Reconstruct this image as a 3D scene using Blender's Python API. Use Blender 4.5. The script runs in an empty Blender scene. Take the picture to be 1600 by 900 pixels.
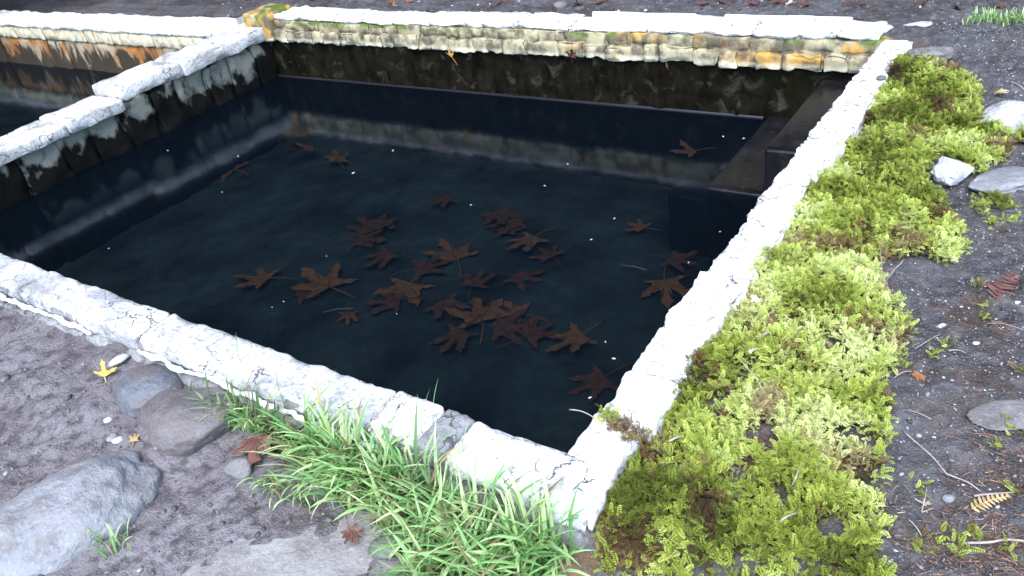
import bpy, math, random
import numpy as np
from mathutils import Vector, Matrix

sc = bpy.context.scene
C = sc.collection
# ------------------------------------------------------------------ camera
YAW, PITCH, ROLL, FPX = -0.6761, 0.5693, -0.1746, 1275.95
CAM = np.array([0.8425, -1.1532, 1.4])
def cam_basis():
    f = np.array([math.sin(YAW)*math.cos(PITCH), math.cos(YAW)*math.cos(PITCH), -math.sin(PITCH)])
    r = np.array([math.cos(YAW), -math.sin(YAW), 0.0]); u = np.cross(r, f)
    return r*math.cos(ROLL)+u*math.sin(ROLL), -r*math.sin(ROLL)+u*math.cos(ROLL), f
CR, CU, CF = cam_basis()
cd = bpy.data.cameras.new('camera'); cam = bpy.data.objects.new('camera', cd); C.objects.link(cam)
cd.sensor_width = 36.0; cd.lens = FPX*36.0/1600.0; cd.clip_start = 0.05; cd.clip_end = 600
M = Matrix.Identity(4)
for i in range(3):
    M[i][0], M[i][1], M[i][2], M[i][3] = CR[i], CU[i], -CF[i], CAM[i]
cam.matrix_world = M
sc.camera = cam
# ------------------------------------------------------------------ sky, sun, exposure
SUN_EL, SUN_AZ = 58.0, 158.0           # azimuth clockwise from +Y: light comes from behind the camera
w = bpy.data.worlds.new('World'); sc.world = w; w.use_nodes = True
nt = w.node_tree; bg = nt.nodes['Background']
sky = nt.nodes.new('ShaderNodeTexSky'); sky.sky_type = 'NISHITA'; sky.sun_disc = False
sky.sun_elevation = math.radians(SUN_EL); sky.sun_rotation = math.radians(SUN_AZ)
sky.air_density = 1.0; sky.dust_density = 1.0; sky.ozone_density = 1.0
nt.links.new(sky.outputs[0], bg.inputs[0]); bg.inputs[1].default_value = 0.15
sl = bpy.data.lights.new('sun', 'SUN'); sl.energy = 0.8; sl.angle = math.radians(45); sl.color = (1.0, 0.97, 0.93)
so = bpy.data.objects.new('sun', sl); C.objects.link(so)
e, a = math.radians(SUN_EL), math.radians(SUN_AZ)
sd = Vector((math.sin(a)*math.cos(e), math.cos(a)*math.cos(e), math.sin(e)))
so.rotation_euler = sd.to_track_quat('Z', 'Y').to_euler(); so.location = (0, -4, 8)
vs = sc.view_settings; vs.view_transform = 'Standard'; vs.look = 'None'; vs.gamma = 1.0
vs.use_curve_mapping = False; vs.exposure = 2.6
sc.cycles.max_bounces = 8; sc.cycles.transparent_max_bounces = 12; sc.cycles.use_denoising = True

# ------------------------------------------------------------------ helpers
def at(px, py, z=0.0):                      # pixel of the photograph -> point on the level z
    d = CF + CR*(px-800)/FPX - CU*(py-450)/FPX
    return CAM + d*(z-CAM[2])/d[2]
def at_y(px, py, Y):
    d = CF + CR*(px-800)/FPX - CU*(py-450)/FPX
    return CAM + d*(Y-CAM[1])/d[1]
def at_x(px, py, X):
    d = CF + CR*(px-800)/FPX - CU*(py-450)/FPX
    return CAM + d*(X-CAM[0])/d[0]
def mpp(p):                                 # metres per photo pixel at a point
    return float((np.asarray(p)-CAM) @ CF)/FPX

def _hash(i, j, k, s):
    h = (i*374761393 + j*668265263 + k*2147483647 + s*1274126177) & 0xFFFFFFFF
    h = ((h ^ (h >> 13))*1274126177) & 0xFFFFFFFF
    h = ((h ^ (h >> 16))*2246822519) & 0xFFFFFFFF
    return ((h ^ (h >> 15)) & 0xFFFFFF)/float(0xFFFFFF)*2-1
def vnoise(P, s=0):
    P = np.asarray(P, float); I = np.floor(P).astype(np.int64); F = P-I; F = F*F*F*(F*(F*6-15)+10)
    i, j, k = I[:, 0], I[:, 1], I[:, 2]; x, y, z = F[:, 0], F[:, 1], F[:, 2]
    g = lambda a, b, c: _hash(i+a, j+b, k+c, s)
    l = lambda a, b, t: a+(b-a)*t
    return l(l(l(g(0,0,0), g(1,0,0), x), l(g(0,1,0), g(1,1,0), x), y),
             l(l(g(0,0,1), g(1,0,1), x), l(g(0,1,1), g(1,1,1), x), y), z)
def fbm(P, o=4, s=0, gain=.5):
    P = np.asarray(P, float); t = np.zeros(len(P)); a = 1.0
    for q in range(o):
        t += a*vnoise(P, s+q*17); P = P*2.03+11.3; a *= gain
    return t
def vfbm(P, o, s): return np.stack([fbm(P, o, s), fbm(P, o, s+101), fbm(P, o, s+202)], 1)

def mesh(name, V, F, m=None, smooth=True, col=None):
    """F: list of face arrays (n,3) / (n,4)"""
    me = bpy.data.meshes.new(name); V = np.asarray(V, np.float32)
    F = [np.asarray(f, np.int32) for f in (F if isinstance(F, list) else [F]) if len(f)]
    me.vertices.add(len(V)); me.vertices.foreach_set('co', V.ravel())
    idx = np.concatenate([f.ravel() for f in F]); sz = np.concatenate([np.full(len(f), f.shape[1], np.int32) for f in F])
    st = np.concatenate([[0], np.cumsum(sz)[:-1]]).astype(np.int32)
    me.loops.add(len(idx)); me.loops.foreach_set('vertex_index', idx)
    me.polygons.add(len(sz)); me.polygons.foreach_set('loop_start', st)
    try: me.polygons.foreach_set('loop_total', sz)
    except Exception: pass
    me.update(calc_edges=True)
    me.polygons.foreach_set('use_smooth', np.full(len(sz), smooth))
    if col is not None:
        ca = me.color_attributes.new('tone', 'FLOAT_COLOR', 'POINT')
        c4 = np.ones((len(V), 4), np.float32); c4[:, :3] = col; ca.data.foreach_set('color', c4.ravel())
    if m is not None: me.materials.append(m)
    me.validate()
    return me
def link(name, me, parent=None, loc=(0, 0, 0), rot=None):
    o = bpy.data.objects.new(name, me); C.objects.link(o); o.location = loc
    if rot is not None: o.rotation_euler = rot
    if parent is not None:
        o.parent = parent
    return o
def tag(o, label=None, cat=None, group=None, kind=None):
    if label: o['label'] = label
    if cat: o['category'] = cat
    if group: o['group'] = group
    if kind: o['kind'] = kind
    return o
def empty(name, loc):
    o = bpy.data.objects.new(name, None); C.objects.link(o); o.location = loc; o.empty_display_size = .1
    return o
def part(name, V, F, m, parent, smooth=True):        # world-space verts -> child with its own origin
    V = np.asarray(V); c = (V.min(0)+V.max(0))/2
    me = mesh(name, V-c, F, m, smooth)
    pl = np.array(parent.location) if parent is not None else 0
    return link(name, me, parent, tuple(c-pl))

# ------------------------------------------------------------------ shapes
def axis(lo, hi, r, res):
    n = max(1, int(round((hi-lo-2*r)/res)))
    return np.concatenate([[lo, lo+r*.35], np.linspace(lo+r, hi-r, n+1), [hi-r*.35, hi]])
def block(lo, hi, r=.012, res=.03, amp=.006, freq=14., seed=0, chip=.0, fine=.0):
    """a rough hewn block: rounded box, displaced in 3-D"""
    lo = np.array(lo, float); hi = np.array(hi, float); r = min(r, (hi-lo).min()*.45)
    A = [axis(lo[i], hi[i], r, res) for i in range(3)]; n = [len(x) for x in A]
    I, J, K = np.meshgrid(*[np.arange(x) for x in n], indexing='ij')
    on = (I == 0)|(I == n[0]-1)|(J == 0)|(J == n[1]-1)|(K == 0)|(K == n[2]-1)
    idm = -np.ones(n, int); idm[on] = np.arange(on.sum())
    P = np.stack([A[0][I[on]], A[1][J[on]], A[2][K[on]]], 1)
    Q = np.clip(P, lo+r, hi-r); D = P-Q; L = np.linalg.norm(D, axis=1, keepdims=True); D = D/np.maximum(L, 1e-9)
    rr = r
    P = Q+D*rr
    F = []
    for ax in range(3):
        for s in (0, 1):
            sl_ = [slice(None)]*3; sl_[ax] = n[ax]-1 if s else 0
            g = idm[tuple(sl_)]
            q = np.stack([g[:-1, :-1], g[1:, :-1], g[1:, 1:], g[:-1, 1:]], -1).reshape(-1, 4)
            if (s == 0) ^ (ax == 1): q = q[:, ::-1]
            F.append(q)
    X = P + seed*7.13
    edge = np.clip((np.abs(D) > .25).sum(1)-1, 0, 1)
    P = P + amp*vfbm(X*freq, 3, seed)
    if chip: P = P - D*(edge*chip*np.clip(fbm(X*9, 2, seed+5)+.15, 0, 1))[:, None]
    if fine: P = P + fine*vfbm(X*70, 2, seed+9)
    return P, np.concatenate(F)
def icosphere(sub):
    import bmesh
    bm = bmesh.new(); bmesh.ops.create_icosphere(bm, subdivisions=sub, radius=1)
    V = np.array([v.co[:] for v in bm.verts]); F = np.array([[v.index for v in f.verts] for f in bm.faces]); bm.free()
    return V, F
ICO = {k: icosphere(k) for k in (1, 2, 3, 5, 6)}
def rotz(a): c, s = math.cos(a), math.sin(a); return np.array([[c, -s, 0], [s, c, 0], [0, 0, 1.]])
def boulder(size, seed, sub=5, facets=7, rough=.16, fine=.012, cut=(.62, .95)):
    V, F = ICO[sub]; rg = np.random.default_rng(seed)
    V = V.copy()*(1+rough*fbm(V*1.3+seed, 3, seed))[:, None]
    for q in range(facets):                 # broad flattened sides
        n = rg.normal(size=3); n /= np.linalg.norm(n); d = rg.uniform(*cut); t = V@n-d
        V -= n*np.where(t > 0, t*.82, 0)[:, None]
    V += fine*vfbm(V*7+seed, 4, seed+3)
    return V*np.array(size), F
def tube(pts, rad, n=6):
    pts = np.asarray(pts, float); m = len(pts); V = []; rad = np.broadcast_to(rad, (m,))
    for i in range(m):
        t = pts[min(i+1, m-1)]-pts[max(i-1, 0)]; t /= np.linalg.norm(t)+1e-12
        a_ = np.cross(t, [0.13, .2, .97]); a_ /= np.linalg.norm(a_)+1e-12; b = np.cross(t, a_)
        for k in range(n):
            g = 2*math.pi*k/n; V.append(pts[i]+rad[i]*(a_*math.cos(g)+b*math.sin(g)))
    F = [[i*n+k, i*n+(k+1) % n, (i+1)*n+(k+1) % n, (i+1)*n+k] for i in range(m-1) for k in range(n)]
    V += [pts[0], pts[-1]]
    T = [[m*n, (k+1) % n, k] for k in range(n)]+[[m*n+1, (m-1)*n+k, (m-1)*n+(k+1) % n] for k in range(n)]
    return np.array(V), [np.array(F), np.array(T)]

# ------------------------------------------------------------------ materials
class NT:
    def __init__(s, name, rough=.8, spec=.3):
        s.m = bpy.data.materials.new(name); s.m.use_nodes = True; s.t = s.m.node_tree
        s.b = s.t.nodes['Principled BSDF']; s.b.inputs['Roughness'].default_value = rough
        s.b.inputs['Specular IOR Level'].default_value = spec
        s.pos = s.n('ShaderNodeNewGeometry').outputs['Position']
    def n(s, ty, **kw):
        x = s.t.nodes.new(ty)
        for k, v in kw.items(): setattr(x, k, v)
        return x
    def l(s, a_, b): s.t.links.new(a_, b)
    def put(s, sock, v):
        if hasattr(v, 'is_output') or isinstance(v, bpy.types.NodeSocket): s.l(v, sock)
        else:
            if isinstance(v, tuple) and len(v) == 3 and sock.type == 'RGBA': v = (*v, 1)
            sock.default_value = v
    def mapv(s, sc_=(1, 1, 1), loc=(0, 0, 0), vec=None):
        x = s.n('ShaderNodeMapping'); s.l(vec or s.pos, x.inputs[0]); x.inputs['Scale'].default_value = sc_; x.inputs['Location'].default_value = loc
        return x.outputs[0]
    def noise(s, scale, detail=4, rough=.55, vec=None, dist=0.):
        x = s.n('ShaderNodeTexNoise'); s.l(vec or s.pos, x.inputs['Vector'])
        x.inputs['Scale'].default_value = scale; x.inputs['Detail'].default_value = detail
        x.inputs['Roughness'].default_value = rough; x.inputs['Distortion'].default_value = dist
        return x.outputs['Fac']
    def voro(s, scale, feat='DISTANCE_TO_EDGE', vec=None, out='Distance'):
        x = s.n('ShaderNodeTexVoronoi', feature=feat); s.l(vec or s.pos, x.inputs['Vector']); x.inputs['Scale'].default_value = scale
        return x.outputs[out]
    def ramp(s, f, stops, interp='LINEAR'):
        x = s.n('ShaderNodeValToRGB'); s.l(f, x.inputs[0]); r = x.color_ramp; r.interpolation = interp
        while len(r.elements) < len(stops): r.elements.new(.5)
        for e_, (p, c) in zip(r.elements, stops):
            e_.position = p; e_.color = (c, c, c, 1) if not isinstance(c, tuple) else (*c, 1)
        return x.outputs[0]
    def mix(s, f, a_, b, mode='MIX'):
        x = s.n('ShaderNodeMix', data_type='RGBA', blend_type=mode)
        s.put(x.inputs[0], f); s.put(x.inputs[6], a_); s.put(x.inputs[7], b); return x.outputs[2]
    def math(s, op, a_, b=None, c=None):
        x = s.n('ShaderNodeMath', operation=op); s.put(x.inputs[0], a_)
        if b is not None: s.put(x.inputs[1], b)
        if c is not None: s.put(x.inputs[2], c)
        return x.outputs[0]
    def range(s, v, a0, a1, b0=0., b1=1.):
        x = s.n('ShaderNodeMapRange'); s.l(v, x.inputs[0])
        for k, q in zip((1, 2, 3, 4), (a0, a1, b0, b1)): x.inputs[k].default_value = q
        return x.outputs[0]
    def xyz(s):
        x = s.n('ShaderNodeSeparateXYZ'); s.l(s.pos, x.inputs[0]); return x.outputs
    def rnd(s): return s.n('ShaderNodeObjectInfo').outputs['Random']
    def color(s, v): s.put(s.b.inputs['Base Color'], v)
    def bump(s, h, dist=.004, strength=.6):
        x = s.n('ShaderNodeBump'); s.l(h, x.inputs['Height']); x.inputs['Distance'].default_value = dist; x.inputs['Strength'].default_value = strength
        s.l(x.outputs[0], s.b.inputs['Normal'])
def solid(name, c, rough=.7, var=.25, scale=40):
    k = NT(name, rough); f = k.noise(scale, 3)
    k.color(k.mix(f, tuple(x*(1-var) for x in c), tuple(x*(1+var) for x in c))); return k.m

def mk_lime(name, white, grey, dark, gpos=(.42, .62), crack=True):
    k = NT(name, .92, .15)
    g = k.noise(5.0, 6, .62, dist=.4); c = k.mix(k.ramp(g, [(gpos[0], 0.), (gpos[1], 1.)]), white, grey)
    f = k.noise(60, 5, .65); c = k.mix(k.ramp(f, [(.50, 0.), (.72, .75)]), c, dark)
    h = k.noise(45, 6, .6)
    if crack:
        wv = k.n('ShaderNodeVectorMath', operation='ADD'); k.l(k.pos, wv.inputs[0])
        nn = k.n('ShaderNodeTexNoise'); k.l(k.pos, nn.inputs['Vector']); nn.inputs['Scale'].default_value = 14; nn.inputs['Detail'].default_value = 4
        sc2 = k.n('ShaderNodeVectorMath', operation='SCALE'); k.l(nn.outputs['Color'], sc2.inputs[0]); sc2.inputs['Scale'].default_value = .12
        k.l(sc2.outputs[0], wv.inputs[1])
        v = k.voro(11, vec=wv.outputs[0]); gate = k.ramp(k.noise(7, 2), [(.48, 0.), (.6, 1.)])
        cr = k.math('MULTIPLY', k.ramp(v, [(0., 1.), (.03, 0.)]), gate)
        c = k.mix(k.math('MULTIPLY', cr, .92), c, dark)
        h = k.math('SUBTRACT', h, k.math('MULTIPLY', cr, .8))
    k.color(c); k.bump(k.math('ADD', h, k.math('MULTIPLY', k.noise(150, 4, .7), .5)), .014, .9); return k.m
M_LIME = mk_lime('white_limestone', (.74, .74, .73), (.38, .38, .385), (.06, .058, .055), (.54, .74))
M_LIMEG = mk_lime('grey_limestone', (.56, .56, .55), (.27, .27, .275), (.09, .09, .09), (.42, .66))
M_LIMED = mk_lime('weathered_divider_cap', (.54, .525, .49), (.27, .265, .26), (.08, .08, .08), (.46, .66))
M_GREYS = mk_lime('weathered_grey_stone', (.27, .27, .27), (.17, .17, .175), (.06, .06, .06), (.4, .6))
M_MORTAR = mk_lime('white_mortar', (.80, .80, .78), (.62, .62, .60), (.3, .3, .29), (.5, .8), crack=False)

def mk_yellow():
    k = NT('ochre_limestone', .85, .25); r = k.rnd(); x, y, z = k.xyz()
    st = k.mapv((34, 20, 5)); s1 = k.noise(1.0, 5, .65, vec=st)
    base = k.mix(s1, (.22, .19, .105), (.36, .325, .215))
    och = k.mix(s1, (.33, .165, .028), (.42, .26, .075))
    g = k.math('MULTIPLY', k.math('MULTIPLY', k.ramp(r, [(.40, 0.), (.58, 1.)]), k.math('MAXIMUM', k.range(x, -2.0, -1.3), k.range(x, -4.3, -4.45))), k.ramp(k.noise(6, 3), [(.40, 0.), (.52, 1.)]))
    c = k.mix(g, base, och)
    dk = k.ramp(k.noise(1.0, 5, .6, vec=k.mapv((12, 12, 9), (3, 1, 2))), [(.44, 0.), (.58, 1.)])
    c = k.mix(k.math('MULTIPLY', dk, .9), c, (.085, .07, .05))
    # lime run-off left at the lower lip of the course
    lip = k.math('MULTIPLY', k.range(z, -.135, -.160), k.range(k.noise(18, 3), .3, .55, .25, 1.))
    c = k.mix(lip, c, (.50, .46, .33))
    gm = k.math('MULTIPLY', k.ramp(k.noise(7, 4), [(.50, 0.), (.60, 1.)]), k.range(z, -.075, -.03))
    c = k.mix(gm, c, (.07, .10, .015))
    k.color(c); k.bump(k.noise(50, 5), .006, .7); return k.m
M_YEL = mk_yellow()
def mk_algae():
    k = NT('algae_black_stone', .8, .05)
    st = k.mapv((16, 16, 6)); s1 = k.noise(1.0, 6, .65, vec=st)
    c = k.mix(k.ramp(s1, [(.35, 0.), (.7, 1.)]), (.0015, .0013, .0008), (.010, .008, .0045))
    p = k.ramp(k.noise(9, 5, .6, dist=.8), [(.56, 0.), (.68, 1.)])
    c = k.mix(k.math('MULTIPLY', p, .7), c, (.045, .040, .028))
    g = k.ramp(k.noise(4, 3), [(.5, 0.), (.7, .6)]); c = k.mix(g, c, (.009, .011, .004))
    k.color(c); k.bump(k.noise(30, 6), .01, .7); return k.m
M_ALG = mk_algae()
def mk_divider():
    k = NT('stained_divider_stone', .85, .08); x, y, z = k.xyz(); r = k.rnd()
    st = k.mapv((7, 7, 5)); s1 = k.noise(1.0, 5, .55, vec=st, dist=.2)
    pale = k.mix(s1, (.075, .078, .066), (.15, .155, .13))
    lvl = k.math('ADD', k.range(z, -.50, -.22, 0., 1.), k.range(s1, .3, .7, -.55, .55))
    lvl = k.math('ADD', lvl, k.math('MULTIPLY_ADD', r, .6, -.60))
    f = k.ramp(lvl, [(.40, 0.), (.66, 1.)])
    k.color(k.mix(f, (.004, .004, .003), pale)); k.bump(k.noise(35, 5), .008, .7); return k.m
M_DIV = mk_divider()
def mk_rust():
    k = NT('rust_stained_stone', .8, .25); x, y, z = k.xyz()
    st = k.mapv((8, 8, 3)); s1 = k.noise(1.0, 6, .65, vec=st, dist=.6)
    c = k.mix(s1, (.22, .18, .11), (.38, .33, .24))
    c = k.mix(k.ramp(k.noise(3.5, 4), [(.46, 0.), (.56, 1.)]), c, (.28, .125, .038))
    d = k.math('ADD', s1, k.range(z, -.22, -.56, -.16, .22))
    c = k.mix(k.ramp(d, [(.46, 0.), (.56, 1.)]), c, (.035, .028, .018))
    k.color(c); k.bump(k.noise(30, 5), .01, .7); return k.m
M_RUST = mk_rust()
def mk_soil():
    k = NT('damp_soil', .75, .35); x, y, z = k.xyz()
    n1 = k.noise(3.2, 6, .6); n2 = k.noise(24, 5, .65); n3 = k.noise(160, 3, .6)
    mud = k.mix(k.ramp(n1, [(.35, 0.), (.65, 1.)]), (.092, .080, .084), (.175, .160, .168))
    mud = k.mix(k.ramp(n2, [(.38, .8), (.52, 0.)]), mud, (.040, .034, .034))
    grit = k.mix(k.ramp(n1, [(.35, 0.), (.65, 1.)]), (.030, .029, .031), (.066, .064, .068))
    grit = k.mix(k.ramp(n2, [(.5, 0.), (.64, .7)]), grit, (.105, .100, .100))
    grit = k.mix(k.ramp(k.noise(4.5, 4), [(.56, 0.), (.68, .75)]), grit, (.055, .036, .026))
    side = k.math('MAXIMUM', k.range(x, .05, .22), k.range(y, 2.6, 3.0))
    c = k.mix(side, mud, grit)
    c = k.mix(k.ramp(n3, [(.60, 0.), (.72, .7)]), c, (.20, .19, .185))
    k.color(c)
    k.put(k.b.inputs['Roughness'], k.range(n1, .3, .7, .38, .75))
    h = k.math('ADD', k.math('MULTIPLY', n2, 1.), k.math('MULTIPLY', n3, .35)); k.bump(h, .02, .9); return k.m
M_SOIL = mk_soil()
def mk_rock(name, a_, b, dirt, rough=.6, dpos=(.5, .65), speck=.25):
    k = NT(name, rough, .4); n1 = k.noise(7, 5, .6); n2 = k.noise(90, 4, .6)
    c = k.mix(k.ramp(n1, [(.35, 0.), (.65, 1.)]), a_, b)
    c = k.mix(k.ramp(k.noise(11, 6, .65, dist=.5), [(dpos[0], 0.), (dpos[1], .85)]), c, dirt)
    c = k.mix(k.ramp(n2, [(.56, 0.), (.70, speck)]), c, tuple(x*1.9 for x in b))
    c = k.mix(k.ramp(n2, [(.30, speck*1.6), (.42, 0.)]), c, tuple(x*.35 for x in a_))
    k.color(c); k.bump(k.math('ADD', n1, k.math('ADD', k.math('MULTIPLY', n2, .5), k.math('MULTIPLY', k.noise(35, 6, .7), .8))), .012, .8); return k.m
M_RK_BLUE = mk_rock('blue_grey_basalt', (.125, .128, .138), (.205, .208, .216), (.125, .11, .10), .5, (.50, .68))
M_RK_BROWN = mk_rock('brown_grey_cobble', (.075, .066, .066), (.13, .115, .112), (.155, .10, .065), .5, (.58, .72))
M_RK_SLATE = mk_rock('blue_slate_cobble', (.070, .078, .095), (.12, .125, .135), (.11, .088, .075), .45, (.50, .68))
M_RK_PALE = mk_rock('pale_speckled_rock', (.24, .25, .27), (.42, .43, .44), (.09, .085, .075), .7, (.5, .62))
M_RK_FLAT = mk_rock('flat_grey_flagstone', (.115, .11, .108), (.19, .18, .175), (.07, .06, .055), .75, (.5, .7))
M_RK_FLAG = mk_rock('soil_grey_flagstone', (.17, .16, .155), (.235, .225, .215), (.115, .10, .095), .8, (.50, .72))
M_RK_RUST = mk_rock('rusty_brown_rock', (.14, .085, .05), (.22, .14, .085), (.07, .055, .04), .8, (.5, .65))
M_RK_GREEN = mk_rock('algae_green_stone', (.09, .12, .08), (.17, .20, .15), (.04, .05, .03), .8, (.5, .65))
M_PEB = mk_rock('pale_pebble', (.33, .33, .33), (.5, .5, .49), (.2, .18, .16), .6, (.6, .8))
M_PEBG = mk_rock('grey_pebble', (.13, .13, .14), (.22, .22, .23), (.1, .09, .08), .6, (.6, .8))

def mk_tone(name, rough=.6, trans=.25, spec=.3):
    k = NT(name, rough, spec); at_ = k.n('ShaderNodeAttribute', attribute_name='tone')
    c = at_.outputs['Color']; k.color(c)
    if trans:
        tr = k.n('ShaderNodeBsdfTranslucent'); k.l(c, tr.inputs[0]); mx = k.n('ShaderNodeMixShader'); mx.inputs[0].default_value = trans
        k.l(k.b.outputs[0], mx.inputs[1]); k.l(tr.outputs[0], mx.inputs[2]); k.l(mx.outputs[0], k.t.nodes['Material Output'].inputs[0])
    return k.m
M_MOSS = mk_tone('feather_moss', .75, .3, .15)
M_GRASS = mk_tone('grass_blades', .4, .4, .45)
M_GRIT = mk_tone('mixed_grit', .6, 0, .35)
def mk_leaf(name, a_, b, rough=.6, trans=.2):
    k = NT(name, rough, .3); tc = k.n('ShaderNodeTexCoord').outputs['Object']
    c = k.mix(k.ramp(k.noise(25, 4, vec=tc), [(.35, 0.), (.65, 1.)]), a_, b); k.color(c)
    k.bump(k.noise(90, 3, vec=tc), .002, .5)
    if trans:
        tr = k.n('ShaderNodeBsdfTranslucent'); k.l(c, tr.inputs[0]); mx = k.n('ShaderNodeMixShader'); mx.inputs[0].default_value = trans
        k.l(k.b.outputs[0], mx.inputs[1]); k.l(tr.outputs[0], mx.inputs[2]); k.l(mx.outputs[0], k.t.nodes['Material Output'].inputs[0])
    return k.m
M_LF_SUNK = mk_leaf('sodden_leaf', (.18, .068, .018), (.29, .118, .036), .7, 0)
M_LF_SUNKD = mk_leaf('dark_sodden_leaf', (.085, .030, .013), (.16, .060, .024), .7, 0)
M_LF_BROWN = mk_leaf('dry_brown_leaf', (.055, .026, .018), (.13, .060, .042))
M_LF_RED = mk_leaf('reddish_leaf', (.085, .036, .028), (.17, .078, .062))
M_LF_TAN = mk_leaf('tan_leaf', (.32, .22, .09), (.48, .36, .17))
M_LF_YEL = mk_leaf('yellow_leaf', (.55, .30, .05), (.70, .48, .14))
M_LF_PALE = mk_leaf('pale_leaf', (.5, .42, .32), (.62, .55, .45))
M_LF_ORANGE = mk_leaf('orange_leaf', (.22, .085, .032), (.34, .15, .065))
M_TWIG = mk_leaf('pale_twig', (.20, .165, .14), (.36, .31, .28), .8, 0)
M_TWIGD = mk_leaf('dark_twig', (.07, .045, .035), (.16, .11, .085), .8, 0)
M_FLECK = solid('pale_fleck', (.62, .62, .58), .7, .1)
def mk_floor():
    k = NT('silted_floor', .9, .1); n1 = k.noise(2.2, 5, .6); n2 = k.noise(9, 5, .65, dist=.6)
    c = k.mix(k.ramp(n1, [(.36, 0.), (.62, 1.)]), (.010, .016, .014), (.052, .070, .056))
    c = k.mix(k.ramp(n2, [(.44, 0.), (.64, .5)]), c, (.014, .016, .016))
    c = k.mix(k.ramp(k.noise(60, 3), [(.66, 0.), (.74, .5)]), c, (.09, .09, .09))
    k.color(c); k.bump(n2, .02, .6); return k.m
M_FLOOR = mk_floor()
def mk_step():
    k = NT('wet_slate_step', .3, .25); n1 = k.noise(5, 5, .6)
    c = k.mix(k.ramp(n1, [(.35, 0.), (.65, 1.)]), (.004, .0041, .0046), (.010, .010, .011))
    c = k.mix(k.ramp(k.noise(22, 5, .6), [(.55, 0.), (.68, .7)]), c, (.022, .020, .017))
    k.color(c); k.put(k.b.inputs['Roughness'], k.range(n1, .3, .7, .22, .42)); k.bump(k.noise(40, 5), .001, .3); return k.m
M_STEP = mk_step()
def mk_water():
    m = bpy.data.materials.new('still_water'); m.use_nodes = True; t = m.node_tree; t.nodes.remove(t.nodes['Principled BSDF'])
    out = t.nodes['Material Output']
    fr = t.nodes.new('ShaderNodeFresnel'); fr.inputs['IOR'].default_value = 1.333
    tr = t.nodes.new('ShaderNodeBsdfTransparent'); tr.inputs[0].default_value = (.32, .37, .43, 1)
    gl = t.nodes.new('ShaderNodeBsdfGlossy'); gl.inputs['Roughness'].default_value = .09
    gl.inputs[0].default_value = (.55, .61, .70, 1)
    geo = t.nodes.new('ShaderNodeNewGeometry'); n = t.nodes.new('ShaderNodeTexNoise'); n.inputs['Scale'].default_value = 3.0; n.inputs['Detail'].default_value = 2
    t.links.new(geo.outputs['Position'], n.inputs['Vector'])
    b = t.nodes.new('ShaderNodeBump'); b.inputs['Distance'].default_value = .004; b.inputs['Strength'].default_value = .25
    t.links.new(n.outputs['Fac'], b.inputs['Height']); t.links.new(b.outputs[0], gl.inputs['Normal'])
    mx = t.nodes.new('ShaderNodeMixShader'); df = t.nodes.new('ShaderNodeBsdfDiffuse'); df.inputs[0].default_value = (.028, .060, .105, 1)      # fine silt haze, with the sky's blue sheen put into its colour
    m0 = t.nodes.new('ShaderNodeMixShader'); m0.inputs[0].default_value = .04; t.links.new(tr.outputs[0], m0.inputs[1]); t.links.new(df.outputs[0], m0.inputs[2])
    t.links.new(fr.outputs[0], mx.inputs[0]); t.links.new(m0.outputs[0], mx.inputs[1]); t.links.new(gl.outputs[0], mx.inputs[2])
    t.links.new(mx.outputs[0], out.inputs[0]); return m
M_WATER = mk_water()
M_FILM = NT('wet_film', .22, .5).m; M_FILM.node_tree.nodes['Principled BSDF'].inputs['Base Color'].default_value = (.012, .012, .015, 1)
M_BARK = solid('conifer_bark', (.05, .035, .026), .9, .4, 8)
M_NEEDLE = solid('conifer_needles', (.020, .034, .018), .7, .4, 3)

# ------------------------------------------------------------------ the setting
W, L, WL = 4.555, 3.079, -0.47           # pool width, length, water level
FLOOR_Z = -0.98
def smooth(t): t = np.clip(t, 0, 1); return t*t*(3-2*t)
def ground_h(x, y):
    x = np.asarray(x, float); y = np.asarray(y, float)
    P = np.stack([x, y, np.zeros_like(x)], -1).reshape(-1, 3)
    front = smooth((-.02-y)/.2); back = smooth((y-2.9)/.35)
    base = -.055*np.ones_like(x)
    base = base*(1-front)+front*(-.135-.02*smooth((x+.3)/.5)+.03*smooth((-.5-x)/1.2))
    base = base*(1-back)+back*(-.035-.085*smooth((-4.6-x)/.6))
    far = smooth((np.hypot(x+1, y-1.5)-9)/25); base = base+far*.5
    n = .020*fbm(P*3.0, 4, 3)+.010*fbm(P*13, 3, 9)+.005*fbm(P*48, 2, 21)
    return base+n.reshape(x.shape)
def spaced(lo, hi, d, far_lo, far_hi):
    a_ = list(np.arange(lo, hi+1e-6, d)); s = d
    while a_[-1] < far_hi: s *= 1.22; a_.append(a_[-1]+s)
    s = d
    while a_[0] > far_lo: s *= 1.22; a_.insert(0, a_[0]-s)
    return np.array(a_)
gx = spaced(-3.1, 1.35, .0125, -70, 70); gy = spaced(-1.1, 4.3, .0125, -70, 70)
GX, GY = np.meshgrid(gx, gy, indexing='ij'); GZ = ground_h(GX, GY)
gid = np.arange(GX.size).reshape(GX.shape)
cxm = (GX[:-1, :-1]+GX[1:, 1:])/2; cym = (GY[:-1, :-1]+GY[1:, 1:])/2
hole = (cxm < .06)&(cxm > -10.4)&(cym > -.08)&(cym < 3.12)
q = np.stack([gid[:-1, :-1], gid[1:, :-1], gid[1:, 1:], gid[:-1, 1:]], -1)[~hole]
V = np.stack([GX.ravel(), GY.ravel(), GZ.ravel()], 1)
used = np.unique(q); rm = -np.ones(len(V), int); rm[used] = np.arange(len(used))
tag(link('ground', mesh('ground', V[used], rm[q], M_SOIL)), 'dark damp soil and grit around the pools', None, None, 'structure')

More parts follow.
